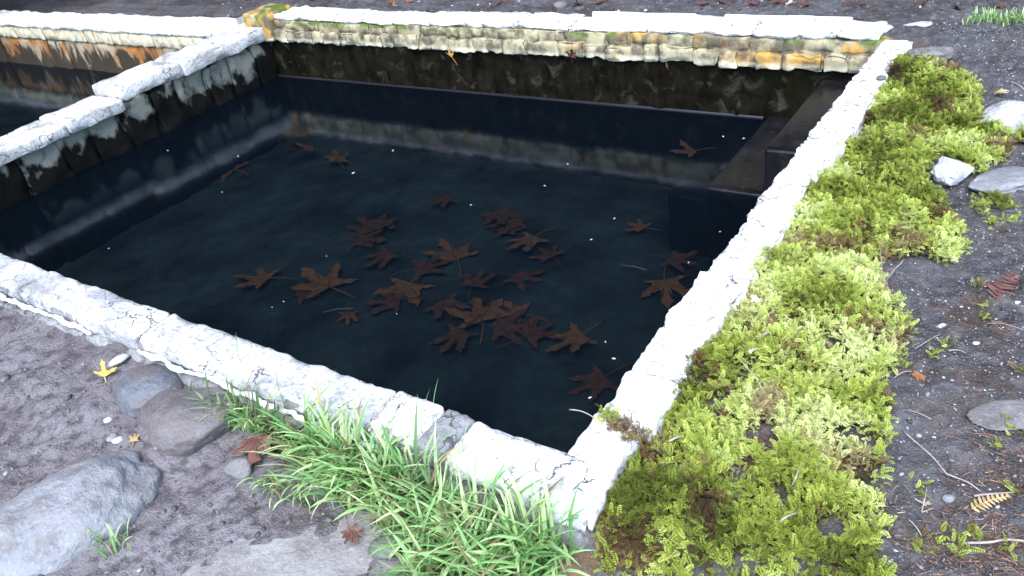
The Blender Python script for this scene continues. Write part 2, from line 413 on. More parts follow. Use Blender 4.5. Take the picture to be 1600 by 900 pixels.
def sheet(name, x0, x1, y0, y1, z, m, n=2, amp=0., seed=0):
    xs = np.linspace(x0, x1, n); ys = np.linspace(y0, y1, n); X, Y = np.meshgrid(xs, ys, indexing='ij')
    P = np.stack([X.ravel(), Y.ravel(), np.full(X.size, z)], 1)
    if amp: P[:, 2] += amp*fbm(P*3, 4, seed)
    g = np.arange(X.size).reshape(n, n)
    return mesh(name, P, np.stack([g[:-1, :-1], g[1:, :-1], g[1:, 1:], g[:-1, 1:]], -1).reshape(-1, 4), m)
tag(link('pool_floor', sheet('pool_floor', -W-.2, .1, -.1, L+.1, FLOOR_Z, M_FLOOR, 90, .010, 4)), 'dark silted floor of the pool', None, None, 'structure')
tag(link('pool_floor', sheet('pool_floor', -10.4, -W-.21, -.1, L+.1, -.9, M_FLOOR, 60, .03, 5)), 'dark floor of the neighbouring pool', None, None, 'structure')
tag(link('pool_water', sheet('pool_water', -W-.1, .06, -.08, L+.06, WL, M_WATER)), 'still dark water of the pool', None, None, 'structure')
tag(link('pool_water', sheet('pool_water', -10.4, -W-.24, -.08, L+.02, -.56, M_WATER)), 'still water of the neighbouring pool', None, None, 'structure')

rng = random.Random(7)
def runs(a_, b, lo, hi, r):
    xs = [a_]
    while xs[-1] < b-hi: xs.append(xs[-1]+r.uniform(lo, hi))
    if b-xs[-1] > lo*.6: xs.append(b)
    else: xs[-1] = b
    return list(zip(xs[:-1], xs[1:]))

# --- back wall
bw = empty('stone_wall', (-2.2, L+.12, FLOOR_Z)); tag(bw, 'long pool wall with ochre stone courses under a white cap', 'wall')
part('wall_core', *block((-4.94, L+.05, -1.1), (.13, L+.20, -.03), .01, .3, .002, 5, 1), M_GREYS, bw)
xs = np.linspace(-W-.1, .06, 150); zs = np.linspace(-1.05, -.165, 34); X, Z = np.meshgrid(xs, zs, indexing='ij')
P = np.stack([X.ravel(), np.full(X.size, L+.012), Z.ravel()], 1); P[:, 1] += .012*fbm(P*9, 4, 31)+.008*fbm(P*30, 2, 32)
g = np.arange(X.size).reshape(X.shape)
part('lower_face', P, np.stack([g[:-1, :-1], g[1:, :-1], g[1:, 1:], g[:-1, 1:]], -1).reshape(-1, 4), M_ALG, bw)
for i, (x0, x1) in enumerate(runs(-4.44, .03, .09, .24, rng)):
    d = rng.uniform(-.012, .010); t = rng.uniform(-.006, .006)
    part('stone', *block((x0+.001, L-.028+d, -.172+t), (x1-.001, L+.09, -.088+t*2), .008, .022, .009, 17, 400+i, .020), M_YEL, bw)
for i, (x0, x1) in enumerate(runs(-4.44, .03, .08, .22, rng)):
    d = rng.uniform(-.004, .018); t = rng.uniform(-.008, .004)
    part('stone', *block((x0+.0015, L-.008+d, -.089+t), (x1-.0015, L+.09, -.022+t), .008, .022, .009, 17, 460+i, .020), M_YEL, bw)
for i, (x0, x1) in enumerate(runs(-4.43, -.02, .3, .62, rng)):
    h = rng.uniform(-.004, .010); o = rng.uniform(-.01, .012)
    part('cap_stone', *block((x0+.002, L+.006+o, -.019), (x1-.002, L+.235+o, .008+h), .006, .03, .009, 13, 520+i, .022, .003), M_LIME, bw)
part('mortar_bed', *block((-4.44, L+.009, -.168), (.03, L+.045, -.026), .004, .05, .004, 14, 575), M_YEL, bw)
part('corner_stone', *block((-4.72, L-.05, -.18), (-4.445, L+.26, .035), .02, .04, .009, 9, 560, .015), M_YEL, bw)
for i, (xa, xb) in enumerate(((-1.72, -1.05), (-.88, -.2))):
    part('white_lip', *block((xa, L+.20, -.03), (xb, L+.222, .034), .006, .05, .002, 12, 570+i), M_MORTAR, bw)

t = np.linspace(0, 1, 6); xs = np.linspace(-W-.05, -.58, 60); X, T = np.meshgrid(xs, t, indexing='ij')
P = np.stack([X.ravel(), L-.016+.018*T.ravel(), WL+.001+.010*T.ravel()**2.2], 1); g = np.arange(X.size).reshape(X.shape)
part('waterline_film', P, np.stack([g[:-1, :-1], g[1:, :-1], g[1:, 1:], g[:-1, 1:]], -1).reshape(-1, 4), M_FILM, bw)

# --- right wall (runs away from the camera beside the moss)
rw = empty('stone_wall', (.06, 1.5, FLOOR_Z)); tag(rw, 'low white pool wall running beside the mossy bank', 'wall')
part('wall_core', *block((.008, -.02, -1.1), (.115, L+.02, -.012), .006, .08, .003, 9, 2), M_MORTAR, rw)
ys = runs(.16, L-.02, .13, .27, rng)
for i, (y0, y1) in enumerate(ys):
    o = rng.uniform(-.010, .008); o2 = rng.uniform(-.012, .012); t = rng.uniform(-.004, .008)
    part('cap_stone', *block((.0+o, y0+.0015, -.075), (.132+o2+.012*y0/3, y1-.0015, .004+t), .010, .013, .0075, 19, 600+i, .026, .0028), M_LIME, rw)
# --- front wall
fw = empty('stone_wall', (-1.3, -.08, FLOOR_Z)); tag(fw, 'pale pool wall behind the grass clump and round cobbles', 'wall')
part('wall_core', *block((-10.6, -.142, -1.1), (.118, -.012, -.016), .006, .2, .002, 9, 3), M_GREYS, fw)
def joint(px, py): return float(at(px, py, 0)[0])
JA, JB, JC, JD = joint(262, 492), joint(625, 612), joint(690, 650), joint(745, 655)
for i, (x0, x1, m, am) in enumerate([(-3.3, -2.35, M_LIMEG, .010), (-2.35, JA, M_LIMEG, .012), (JA+.006, JB, M_LIMEG, .008), (JB, JC, M_LIME, .012),
                                  (JC, JD, M_GREYS, .010), (JD, .125, M_LIME, .008)]):
    part('cap_stone', *block((x0+.0015, -.145, -.075), (x1-.0015, .002, .002+(.010 if i in (3, 4) else 0)),   .014, .017, am*.42, 11, 640+i, .02, .0028), m, fw)
part('corner_stone', *block((-.005, -.150, -.085), (.130, .158, .006), .014, .014, .0075, 15, 652, .026, .0028), M_LIME, fw)
for i, (x0, x1) in enumerate(runs(-3.3, .118, .32, .55, rng)):
    part('stone', *block((x0+.003, -.166, -.30), (x1-.003, -.06, -.078), .014, .03, .007, 9, 660+i, .014), M_GREYS, fw)
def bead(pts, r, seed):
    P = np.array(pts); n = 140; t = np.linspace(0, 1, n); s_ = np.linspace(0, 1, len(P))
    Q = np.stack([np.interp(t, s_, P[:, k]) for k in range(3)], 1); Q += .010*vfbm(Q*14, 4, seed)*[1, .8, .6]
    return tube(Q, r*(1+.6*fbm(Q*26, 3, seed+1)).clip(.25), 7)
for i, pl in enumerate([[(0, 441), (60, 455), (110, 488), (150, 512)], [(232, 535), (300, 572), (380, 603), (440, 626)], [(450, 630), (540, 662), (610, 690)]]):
    part('white_lip', *bead([at(x, y, -.052)*[1, 0, 1]+[0, -.158, 0] for x, y in pl], .0085, 700+i), M_MORTAR, fw)  # raised white bead, added to give the outer edge its bright line

# --- dividing wall on the left
dw = empty('stone_wall', (-W-.15, 1.5, FLOOR_Z)); tag(dw, 'stained grey wall dividing the two pools', 'wall')
part('wall_core', *block((-W-.26, -.1, -1.1), (-W-.03, L+.03, -.20), .01, .2, .003, 6, 4), M_ALG, dw)
YS = 1.72
for i, (y0, y1) in enumerate(runs(-.1, L+.02, .17, .30, rng)):
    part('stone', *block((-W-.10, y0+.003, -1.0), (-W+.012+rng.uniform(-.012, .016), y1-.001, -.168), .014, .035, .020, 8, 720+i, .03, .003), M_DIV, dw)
for i, (y0, y1) in enumerate(runs(-.1, YS, .35, .7, rng)):
    part('cap_stone', *block((-W-.30, y0+.003, -.215), (-W+.045+rng.uniform(-.015, .015), y1-.002, -.135+rng.uniform(-.006, .006)), .012, .03, .008, 8, 760+i, .02), M_LIMED, dw)
for i, (y0, y1) in enumerate(runs(YS+.004, L+.05, .45, .75, rng)):
    part('cap_stone', *block((-W-.31, y0+.003, -.165), (-W+.03+rng.uniform(-.015, .015), y1-.002, -.065+rng.uniform(-.010, .006)), .016, .03, .009, 8, 780+i, .022), M_LIMED, dw)

# --- back wall of the neighbouring pool
LY = 3.02
nw = empty('stone_wall', (-7.4, LY+.1, -.9)); tag(nw, 'rust stained back wall of the neighbouring pool', 'wall')
part('wall_core', *block((-10.6, LY+.06, -1.1), (-W-.3, LY+.25, -.13), .01, .3, .002, 6, 5), M_GREYS, nw)
for i, (x0, x1) in enumerate(runs(-10.5, -W-.3, .25, .45, rng)):
    part('stone', *block((x0+.003, LY-.005+rng.uniform(-.01, .012), -.95), (x1-.003, LY+.1, -.275), .02, .06, .011, 8, 800+i, .02), M_RUST, nw)
for i, (x0, x1) in enumerate(runs(-10.5, -W-.28, .14, .24, rng)):
    part('stone', *block((x0+.002, LY-.03+rng.uniform(-.01, .01), -.27), (x1-.002, LY+.1, -.155), .014, .04, .007, 12, 840+i, .012), M_YEL, nw)
for i, (x0, x1) in enumerate(runs(-10.5, -W-.22, .4, .7, rng)):
    part('cap_stone', *block((x0+.003, LY-.045, -.153), (x1-.003, LY+.30, -.085+rng.uniform(-.012, .01)), .018, .05, .009, 8, 890+i, .02), M_LIME, nw)

# --- steps in the far corner
stp = empty('stone_steps', (-.3, 2.65, FLOOR_Z)); tag(stp, 'dark wet slab steps going down into the pool corner', 'steps')
SY = 2.195
part('step', *block((-.275, SY, WL-.1), (.02, L+.03, -.222), .014, .05, .002, 7, 920), M_STEP, stp)
part('step', *block((-.555, SY+.004, -.7), (-.278, L+.03, WL+.012), .010, .05, .0015, 7, 921), M_STEP, stp)
part('step', *block((-.86, SY+.20, FLOOR_Z-.05), (-.558, L+.03, -.64), .012, .06, .003, 7, 922), M_STEP, stp)
part('riser', *block((-.552, SY+.006, FLOOR_Z-.05), (.02, L+.02, WL-.02), .01, .1, .002, 7, 923), M_STEP, stp)
# ------------------------------------------------------------------ rocks
def rock(name, label, px, py, wpx, hpx, m, seed, ratio=1.0, rz=0., zoff=.3, sub=5, group=None, z=None, **kw):
    """px,py: centre of the rock in the photo, wpx/hpx: its width along rz and across, in photo pixels"""
    p = at(px, py, -.1); zg = float(ground_h(np.array([p[0]]), np.array([p[1]]))[0]) if z is None else z
    s = mpp(p); p = at(px, py, zg+.02); a_ = wpx*s/2; b = hpx*s/2
    V, F = boulder((a_, b, ratio*min(a_, b)), seed, sub, **kw)
    V = V@rotz(rz).T
    c = np.array([p[0], p[1], zg+zoff*ratio*min(a_, b)])
    o = link(name, mesh(name, V, F, m), None, tuple(c)); tag(o, label, 'rock' if 'pebble' not in name else 'pebble', group)
    return o
VIEW = YAW*-1     # picture right, seen on the ground, points along this angle
rock('boulder', 'large smooth blue grey boulder half sunk in the mud beside a grass sprig', 108, 798, 268, 200, M_RK_BLUE, 47, .66, VIEW+.62, -.06, 6, facets=2, rough=.15, cut=(.75, .95))
rock('cobble', 'round brown grey cobble against the grass clump', 298, 650, 172, 150, M_RK_BROWN, 12, .62, VIEW-.2, .06, 5, facets=5, rough=.10, cut=(.75, .98))
rock('cobble', 'smooth blue slate cobble tucked behind the brown cobble', 232, 603, 120, 120, M_RK_SLATE, 15, .55, VIEW+.1, .06, 5, facets=5, rough=.10, cut=(.75, .98))
rock('cobble', 'small square grey cobble below the round brown cobble', 374, 724, 64, 56, M_RK_FLAT, 23, .7, VIEW-.3, .25, 3, facets=10, cut=(.5, .75))
rock('flagstone', 'flat pale grey flagstone bedded in the soil before the grass', 470, 880, 520, 330, M_RK_FLAG, 33, .13, VIEW+.1, -.62, 6, facets=4, rough=.08)
rock('rock', 'rusty brown rock at the foot of the wall corner', 888, 880, 96, 90, M_RK_RUST, 37, .8, VIEW, .05, 3, facets=9)
rock('stone', 'small algae green stone under the edge of the grass', 598, 850, 58, 46, M_RK_GREEN, 29, .6, VIEW, .2, 3, facets=9)
rock('rock', 'pale broken rock beyond the end of the moss', 1592, 190, 110, 105, M_RK_PALE, 53, .55, VIEW, .15, 5, facets=9)
rock('rock', 'round white speckled rock ringed by moss', 1487, 268, 56, 52, M_RK_PALE, 55, .75, VIEW, .38, 5, facets=9, rough=.24)
rock('rock', 'flat blue grey slab lying beside the speckled rock', 1575, 278, 105, 66, M_RK_BLUE, 57, .35, VIEW+.1, .5, 5, facets=7)
rock('flagstone', 'thin tapering flat stone on the gravel path', 1575, 640, 115, 64, M_RK_FLAT, 59, .22, VIEW-.1, .2, 5, facets=8)
rock('rock', 'pale grey rock behind the far end of the white cap', 1378, 44, 34, 30, M_RK_PALE, 61, .6, VIEW, .3, 3, facets=6)
rock('rock', 'low grey rock in the soil beside the wall corner', 1455, 78, 84, 46, M_RK_FLAT, 63, .4, VIEW, .1, 3, facets=6)
rock('rock', 'flat pale stone flush with the dark soil', 1432, 34, 46, 26, M_RK_PALE, 64, .25, VIEW, .2, 3, facets=6)
for (x, y, a_, b, m, lab) in [
    (183, 556, 36, 18, M_PEB, 'white oblong pebble above the slate cobble'), (207, 687, 24, 26, M_LF_TAN, None),
    (172, 678, 18, 26, M_PEBG, 'long grey pebble lying below the slate cobble'), (181, 681, 22, 16, M_PEB, 'pale pebble beside the tan leaf'),
    (165, 650, 15, 13, M_PEB, 'tiny pale pebble on the mud left of the slate cobble'), (246, 690, 20, 16, M_PEBG, 'grey pebble touching the brown cobble from below'),
    (1466, 606, 20, 16, M_PEBG, 'round grey pebble on the gravel by the orange leaf scraps'), (1527, 527, 12, 8, M_PEB, 'white pebble on the gravel near the stone'),
    (1484, 770, 20, 16, M_PEBG, 'dark pebble at the end of the long curved twig'), (1590, 465, 14, 12, M_PEB, 'white pebble under the reddish frond'),
    (1474, 502, 16, 13, M_PEB, 'tan pebble on the gravel beside the moss edge'), (1553, 445, 12, 10, M_PEB, 'small pale pebble left of the reddish frond'),
    (478, 812, 9, 8, M_PEB, 'tiny white pebble on the flagstone'), (362, 835, 10, 9, M_PEB, 'white chip on the soil beside the flagstone'),
    (30, 878, 11, 9, M_PEB, 'white chip at the lower edge of the boulder'), (32, 578, 22, 8, M_PEB, 'thin pale stone sliver on the mud by the wall'),
    (1378, 116, 14, 12, M_RK_SLATE, 'dark pebble resting on the white wall cap')]:
    if lab is None: continue
    onwall = 'resting on the white' in lab
    rock('pebble', lab, x, y, a_, b, m, int(x*7+y), .6, VIEW+.8 if 'oblong' in lab else VIEW, .35, 2, z=.006 if onwall else None, facets=6)

# ------------------------------------------------------------------ leaves
def maple(R, seed, curl=.25, deep=1.0, stem=True, three=False):
    rg = np.random.default_rng(seed)
    lobes = [(-.20, .60), (.85, .90), (math.pi/2, 1.0), (math.pi-.85, .92), (math.pi+.20, .58)] if not three else [(.55, .75), (math.pi/2, 1.0), (math.pi-.55, .72)]
    pts = [(-math.pi/2+.25, .10)]
    for i, (a_, r) in enumerate(lobes):
        r *= rg.uniform(.88, 1.08); a_ += rg.normal()*.05
        if i: pm = (lobes[i-1][0]+lobes[i][0])/2; pts.append((pm, (.30 if three else .34)*rg.uniform(.85, 1.15)/deep))
        for da, k in ((-.20, .60), (-.15, .72), (-.20, .76), (-.07, .86), (0, 1.), (.07, .84), (.19, .77), (.14, .70), (.21, .58)):
            pts.append((a_+da*rg.uniform(.85, 1.15), r*k*rg.uniform(.96, 1.04)))
    pts.append((1.5*math.pi-.25, .10))
    o = np.array([[math.cos(t)*r, math.sin(t)*r] for t, r in pts]); n = len(o)
    rings = [.02, .35, .68, 1.0]; V = []
    for k in rings: V.append(np.concatenate([o*k, np.zeros((n, 1))], 1))
    V = np.concatenate(V)
    ang = np.arctan2(V[:, 1], V[:, 0]); rr = np.hypot(V[:, 0], V[:, 1])
    V[:, 2] = curl*(.5*rr**2*np.sin(ang*2+rg.uniform(0, 6))+.45*rr**2*rg.uniform(-.3, 1)+.35*rr*fbm(np.stack([V[:, 0]*2.2+seed, V[:, 1]*2.2, V[:, 0]*0], 1), 3, seed))
    V *= R
    F = [[a_*n+i, a_*n+i+1, (a_+1)*n+i+1, (a_+1)*n+i] for a_ in range(3) for i in range(n-1)]
    F = [np.array(F)[:, ::-1]]
    if stem:
        t = np.linspace(0, 1, 5); S = np.stack([.12*R*t*t*rg.uniform(-2, 2), -R*.9*t, .06*R*np.sin(t*3)], 1)
        SV, SF = tube(S, .014*R+.0006, 4); off = len(V); V = np.concatenate([V, SV]); F += [f+off for f in SF]
    return V, F
def leaf(name, label, p, R, m, seed, rot, curl=.25, cat='leaf', group=None, **kw):
    V, F = maple(R, seed, curl, **kw)
    o = link(name, mesh(name, V, F, m), None, tuple(p), rot); tag(o, label, cat, group); return o
SUNK = ('rusty brown maple leaf lying sunken on the dark pool floor', 'dull dark brown maple leaf fading into the pool floor')
sunk = [(362, 266, 40, .9, 0), (580, 358, 44, .3, 1), (606, 396, 34, 2.2, 1), (712, 402, 54, .25, 0), (414, 436, 42, 1.2, 0), (512, 446, 54, .55, 0),
        (640, 446, 50, 2.6, 0), (692, 474, 40, 3.6, 1), (752, 497, 58, .15, 0), (812, 492, 40, 1.1, 0), (832, 372, 40, 2.2, 0), (776, 332, 36, 3.3, 1),
        (806, 432, 36, 4.1, 1), (1004, 356, 24, .7, 0), (906, 525, 44, 2.0, 0), (1038, 440, 46, 3.0, 0), (826, 524, 42, 5.2, 1), (1050, 405, 34, 4.0, 1),
        (940, 592, 46, 1.9, 1), (545, 490, 22, 3.1, 0), (700, 310, 26, 2.0, 1), (790, 360, 34, 5.5, 1), (655, 420, 40, 4.8, 1), (740, 445, 34, 5.9, 1), (560, 375, 34, 4.4, 1), (620, 470, 38, 1.4, 1), (780, 510, 44, 4.5, 1), (860, 400, 30, .4, 1), (600, 345, 30, 2.9, 1), (720, 520, 40, 2.4, 1), (470, 460, 36, 5.0, 1), (810, 345, 38, 1.7, 1)]
for i, (x, y, r, a_, dk) in enumerate(sunk):
    p = at(x, y, FLOOR_Z+.018+.010*(i % 3)); R = r*mpp(p)*1.42
    leaf('maple_leaf', SUNK[dk], p, R, (M_LF_SUNK, M_LF_SUNKD)[dk], 50+i, (rng.uniform(-.07, .07), rng.uniform(-.07, .07), a_+VIEW), .16, group=('rusty', 'dull dark')[dk]+' maple leaves sunken on the pool floor')
p = at(484, 232, FLOOR_Z+.09); leaf('maple_leaf', 'curled brown maple leaf lying under water near the far pool corner', p, 40*mpp(p), M_LF_SUNK, 91, (.5, .2, 2.4), .8)
p = at(528, 250, FLOOR_Z+.06); leaf('maple_leaf', 'small brown leaf beside the curled leaf near the far pool corner', p, 34*mpp(p), M_LF_SUNK, 92, (.1, .3, .9), .5)
p = at(1084, 236, WL-.10); leaf('maple_leaf', 'orange brown maple leaf floating under water over the lowest step', p, 42*mpp(p), M_LF_ORANGE, 93, (.12, -.1, VIEW+1.5), .3, three=True)
# dry leaves on the ground, wall and moss
def gz(p): return float(ground_h(np.array([p[0]]), np.array([p[1]]))[0])
def gat(px, py, dz=0.):
    p = at(px, py, -.1)
    for _ in range(3): p = at(px, py, gz(p)+dz)
    return p
p = gat(163, 586, .012); leaf('leaf', 'folded yellow leaf standing on the mud by the slate cobble', p, 26*mpp(p), M_LF_YEL, 101, (.9, .3, VIEW+.4), .9, three=True)
p = gat(209, 688, .012); leaf('leaf', 'small tan leaf on the mud under the brown cobble', p, 15*mpp(p), M_LF_TAN, 102, (.5, .1, .7), .5)
for i, (x, y, r, m, lab) in enumerate([(402, 684, 36, M_LF_RED, 'reddish brown dead leaf leaning on the round cobble'), (425, 702, 30, M_LF_BROWN, 'crumpled brown leaf wedged between cobble and grass'),
        (462, 678, 40, M_LF_BROWN, 'dark brown curled leaf sticking up out of the grass'), (462, 712, 30, M_LF_BROWN, 'flat dark leaf under the bent grass blades'),
        (547, 828, 20, M_LF_RED, 'small red brown leaf scrap at the grass edge above the green stone')]):
    p = gat(x, y, .035); leaf('leaf', lab, p, r*1.35*mpp(p), m, 110+i, (rng.uniform(-.9, .3), rng.uniform(-.5, .5), rng.uniform(0, 6)), .75, deep=.55)
p = at_y(705, 88, L-.045); leaf('leaf', 'cream yellow leaf caught on the lip of the ochre wall', p, 17*mpp(p), M_LF_YEL, 121, (1.3, .1, 3.0), .6, three=True)
p = at_y(893, 88, L-.045); leaf('leaf', 'dark brown leaf hanging from the lip of the ochre wall', p, 16*mpp(p), M_LF_BROWN, 122, (1.3, -.2, 3.4), .6)
p = at_y(1042, 103, L-.012); leaf('leaf', 'orange leaf scrap stuck on the black wall face', p, 9*mpp(p), M_LF_ORANGE, 123, (1.45, 0, 1.6), .3)
for i, (x, y, r, m) in enumerate([(615, 3, 15, M_LF_ORANGE), (640, 2, 12, M_LF_ORANGE), (778, 5, 14, M_LF_RED), (868, 10, 12, M_LF_BROWN), (905, 8, 14, M_LF_BROWN), (935, 5, 22, M_LF_ORANGE),
        (1102, 6, 16, M_LF_RED), (1130, 4, 18, M_LF_ORANGE), (1170, 4, 18, M_LF_RED), (1212, 3, 20, M_LF_RED), (1232, 6, 18, M_LF_PALE), (1262, 5, 18, M_LF_RED), (1325, 4, 16, M_LF_RED), (1345, 8, 14, M_LF_BROWN), (1440, 6, 14, M_LF_BROWN), (1500, 12, 15, M_LF_BROWN), (1560, 10, 15, M_LF_RED)]):
    p = gat(x, y, .012); lab, grp = {M_LF_ORANGE: ('orange dry leaf on the dark soil beyond the long ochre wall', 'orange leaves beyond the pool'), M_LF_RED: ('dull red leaf on the dark soil beyond the long ochre wall', 'dull red leaves beyond the pool'), M_LF_PALE: ('single pale cream leaf among red leaves beyond the ochre wall', None), M_LF_BROWN: ('dark brown leaf on the dark soil beyond the long ochre wall', 'dark brown leaves beyond the pool')}[m]; leaf('leaf', lab, p, r*mpp(p), m, 130+i, (rng.uniform(-.4, .4), rng.uniform(-.4, .4), rng.uniform(0, 6)), .6, group=grp)
for i, (x, y, r, m, lab, dz) in enumerate([(1184, 466, 14, M_LF_PALE, 'pale round leaf on the bright moss by the wall', .06), (1194, 524, 14, M_LF_PALE, 'cream leaf scrap on bright moss below another pale leaf', .06),
        (1172, 550, 13, M_FLECK, 'thin silvery leaf edge standing in the moss', .06), (1438, 585, 17, M_LF_ORANGE, 'orange leaf scraps on gravel at the moss edge', .01),
        (1440, 786, 20, M_LF_PALE, 'pale tan leaf on dark soil beside the moss', .012), (1270, 570, 14, M_LF_ORANGE, 'orange brown leaf scrap sunk in the moss', .05),
        (1100, 832, 14, M_LF_RED, 'red brown leaf scrap in the near moss by the wall end', .045), (1445, 205, 16, M_LF_RED, 'pinkish dry leaf on the moss near the speckled rock', .05),
        (1560, 142, 14, M_LF_TAN, 'tan leaf at the foot of the pale broken rock', .02), (1330, 268, 10, M_LF_BROWN, 'brown leaf scrap between wall and moss', .03), (1290, 290, 16, M_LF_RED, 'dull red leaf lying against the wall by the moss', .025),
        (1556, 850, 16, M_LF_BROWN, 'brown leaf crumbs on the dark soil above the straight twig', .01), (1120, 815, 13, M_LF_ORANGE, 'orange leaf tip poking from the near moss', .045)]):
    p = gat(x, y, dz); leaf('leaf', lab, p, r*mpp(p), m, 160+i, (rng.uniform(-.6, .6), rng.uniform(-.6, .6), rng.uniform(0, 6)), .6, deep=.45, stem=False)

# fern and cedar fragments
def frond(Lf, n, seed, w_=.3):
    rg = np.random.default_rng(seed); V = []; F = []
    for i in range(n):
        s = (i+.5)/n; c = np.array([Lf*s, .06*Lf*math.sin(s*3), .01*Lf*math.sin(s*5)]); l_ = Lf*w_*(1-.75*s)*min(1, .5+3*s)
        for sd_ in (-1, 1):
            d = np.array([.35, sd_, rg.uniform(-.25, .25)]); d /= np.linalg.norm(d); pr = np.array([1, 0, 0])*Lf*.34/n
            b = len(V); V += [c-pr, c+pr, c+d*l_*.6+pr*.8, c+d*l_, c+d*l_*.6-pr*.9]; F.append([b, b+1, b+2]); F.append([b, b+2, b+4]); F.append([b+4, b+2, b+3])
    SV, SF = tube([[0, 0, -.0005], [Lf*.5, .06*Lf, 0], [Lf, .008*Lf, 0]], [.0012, .001, .0004], 4)
    off = len(V); return np.concatenate([np.array(V), SV]), [np.array(F)]+[f+off for f in SF]
for (x, y, l_, a_, m, sd_, lab) in [(1556, 468, 60, .65, M_LF_RED, 1, 'dry reddish fern frond lying on the bluish gravel'), (1518, 795, 50, .1, M_LF_TAN, 2, 'pale yellow fern tip on the soil below the twig')]:
    p = gat(x, y, .006); V, F = frond(l_*mpp(p)*1.3, 9, sd_, .42 if sd_ == 1 else .28)
    tag(link('fern_frond', mesh('fern_frond', V, F, m, False), None, tuple(p), (.1, -.1, VIEW+a_)), lab, 'fern frond')

# ------------------------------------------------------------------ twigs
tw = [((890, 640), (930, 654), .0016, 0, .012, 'pale twig sticking out from the wall over the water'), ((1410, 672), (1480, 742), .0016, 0, .008, 'long thin twig curving over the gravel from the moss'),
      ((1478, 740), (1532, 768), .0018, 0, .006, 'pale twig continuing the curved twig across the soil'), ((1522, 775), (1585, 770), .0022, 0, .006, 'short pale twig lying level on the soil below the curved twig'),
      ((1498, 849), (1606, 846), .0028, 0, .008, 'straight pinkish twig above the brown needle litter'), ((1383, 370), (1378, 440), .0012, 0, .05, 'thin upright stalk at the broken moss edge'),
      ((1412, 405), (1380, 445), .0014, 0, .04, 'thin forked stalk leaning at the broken moss edge'), ((1160, 565), (1196, 616), .0014, 0, .065, 'thin dead stem lying across the near bright moss'),
      ((1238, 758), (1262, 700), .0018, 0, .05, 'pale dead stem between two moss tufts'), ((1212, 822), (1256, 798), .0024, 0, .04, 'greyish stick in a dark gap of the near moss'),
      ((1440, 800), (1448, 760), .0010, 0, .01, 'thin upright sprout on the soil'), ((1430, 545), (1470, 522), .0010, 0, .006, 'thin straw on gravel left of the pale pebble'),
      ((1482, 548), (1510, 552), .0014, 0, .006, 'short straw piece on the gravel'), ((1425, 580), (1398, 590), .0012, 0, .01, 'thin straw by the orange leaf scraps'),
      ((1540, 505), (1600, 515), .0009, 0, .006, 'hair thin root on the bluish gravel'), ((1555, 860), (1590, 885), .0014, 1, .006, 'dark twig slanting under the straight pinkish twig'),
      ((1420, 812), (1440, 838), .0014, 0, .006, 'short grey twig beside the pale tan leaf'), ((1045, 690), (1070, 682), .0026, 0, .05, 'short white stick at the wall end of the moss'),
      ((1580, 128), (1600, 140), .0020, 0, .01, 'pale twig on the dark soil behind the broken rock'), ((1455, 655), (1410, 640), .0009, 0, .006, 'fine straw reaching from moss to gravel')]
for i, (a_, b, r, m, dz, lab) in enumerate(tw):
    A, B = gat(*a_, dz), gat(*b, dz)
    if 'over the water' in lab: A, B = at(*a_, .012), at(*b, .014)
    t = np.linspace(0, 1, 8)[:, None]; Pp = A+(B-A)*t; ln = np.linalg.norm(B-A)
    Pp = Pp+ln*.06*vfbm(Pp*9+i*3.1, 2, 900+i)*np.sin(t*3.1)+np.array([0, 0, .006])*np.sin(t*3.1)
    V, F = tube(Pp, np.linspace(r*1.15, r*.7, 8), 6); c = V.mean(0)
    tag(link('twig', mesh('twig', V-c, F, (M_TWIG, M_TWIGD)[m]), None, tuple(c)), lab, 'twig')
A = at(970, 415, FLOOR_Z+.06); B = at(1010, 422, FLOOR_Z+.05); V, F = tube([A, (A+B)/2+[0, 0, .01], B], .005, 6); c = V.mean(0)
tag(link('twig', mesh('twig', V-c, F, M_TWIG), None, tuple(c)), 'pale sunken twig on the pool floor by a sunken leaf', 'twig')
A = at(505, 488, FLOOR_Z+.06); B = at(552, 482, FLOOR_Z+.08); V, F = tube([A, (A+B)/2+[0, 0, .01], B], .004, 6); c = V.mean(0)
tag(link('twig', mesh('twig', V-c, F, M_TWIG), None, tuple(c)), 'thin leaf stalk under water below the five lobed leaf', 'twig')

# pale flecks floating on the water
for i, (x, y, s) in enumerate([(959, 560, 8), (946, 534, 5), (922, 621, 8), (924, 374, 5), (960, 341, 5), (887, 256, 5), (851, 290, 5), (552, 270, 7), (614, 235, 6), (443, 471, 4), (425, 480, 3),
        (736, 320, 4), (1076, 410, 4), (1125, 362, 4), (1130, 213, 6), (1162, 216, 5), (1198, 246, 8), (347, 300, 4), (262, 235, 4), (372, 244, 5), (170, 388, 4), (510, 400, 3), (620, 490, 3)]):
    p = at(x, y, WL+.002); r = s*.38*mpp(p); V, F = ICO[1]; V = V*np.array([r*1.3, r*.6, .0012])@rotz(rng.uniform(0, 6)).T
    tag(link('fleck', mesh('fleck', V, F, M_FLECK), None, tuple(p)), 'tiny pale fleck of debris floating on the dark water', 'debris', 'flecks floating on the water')
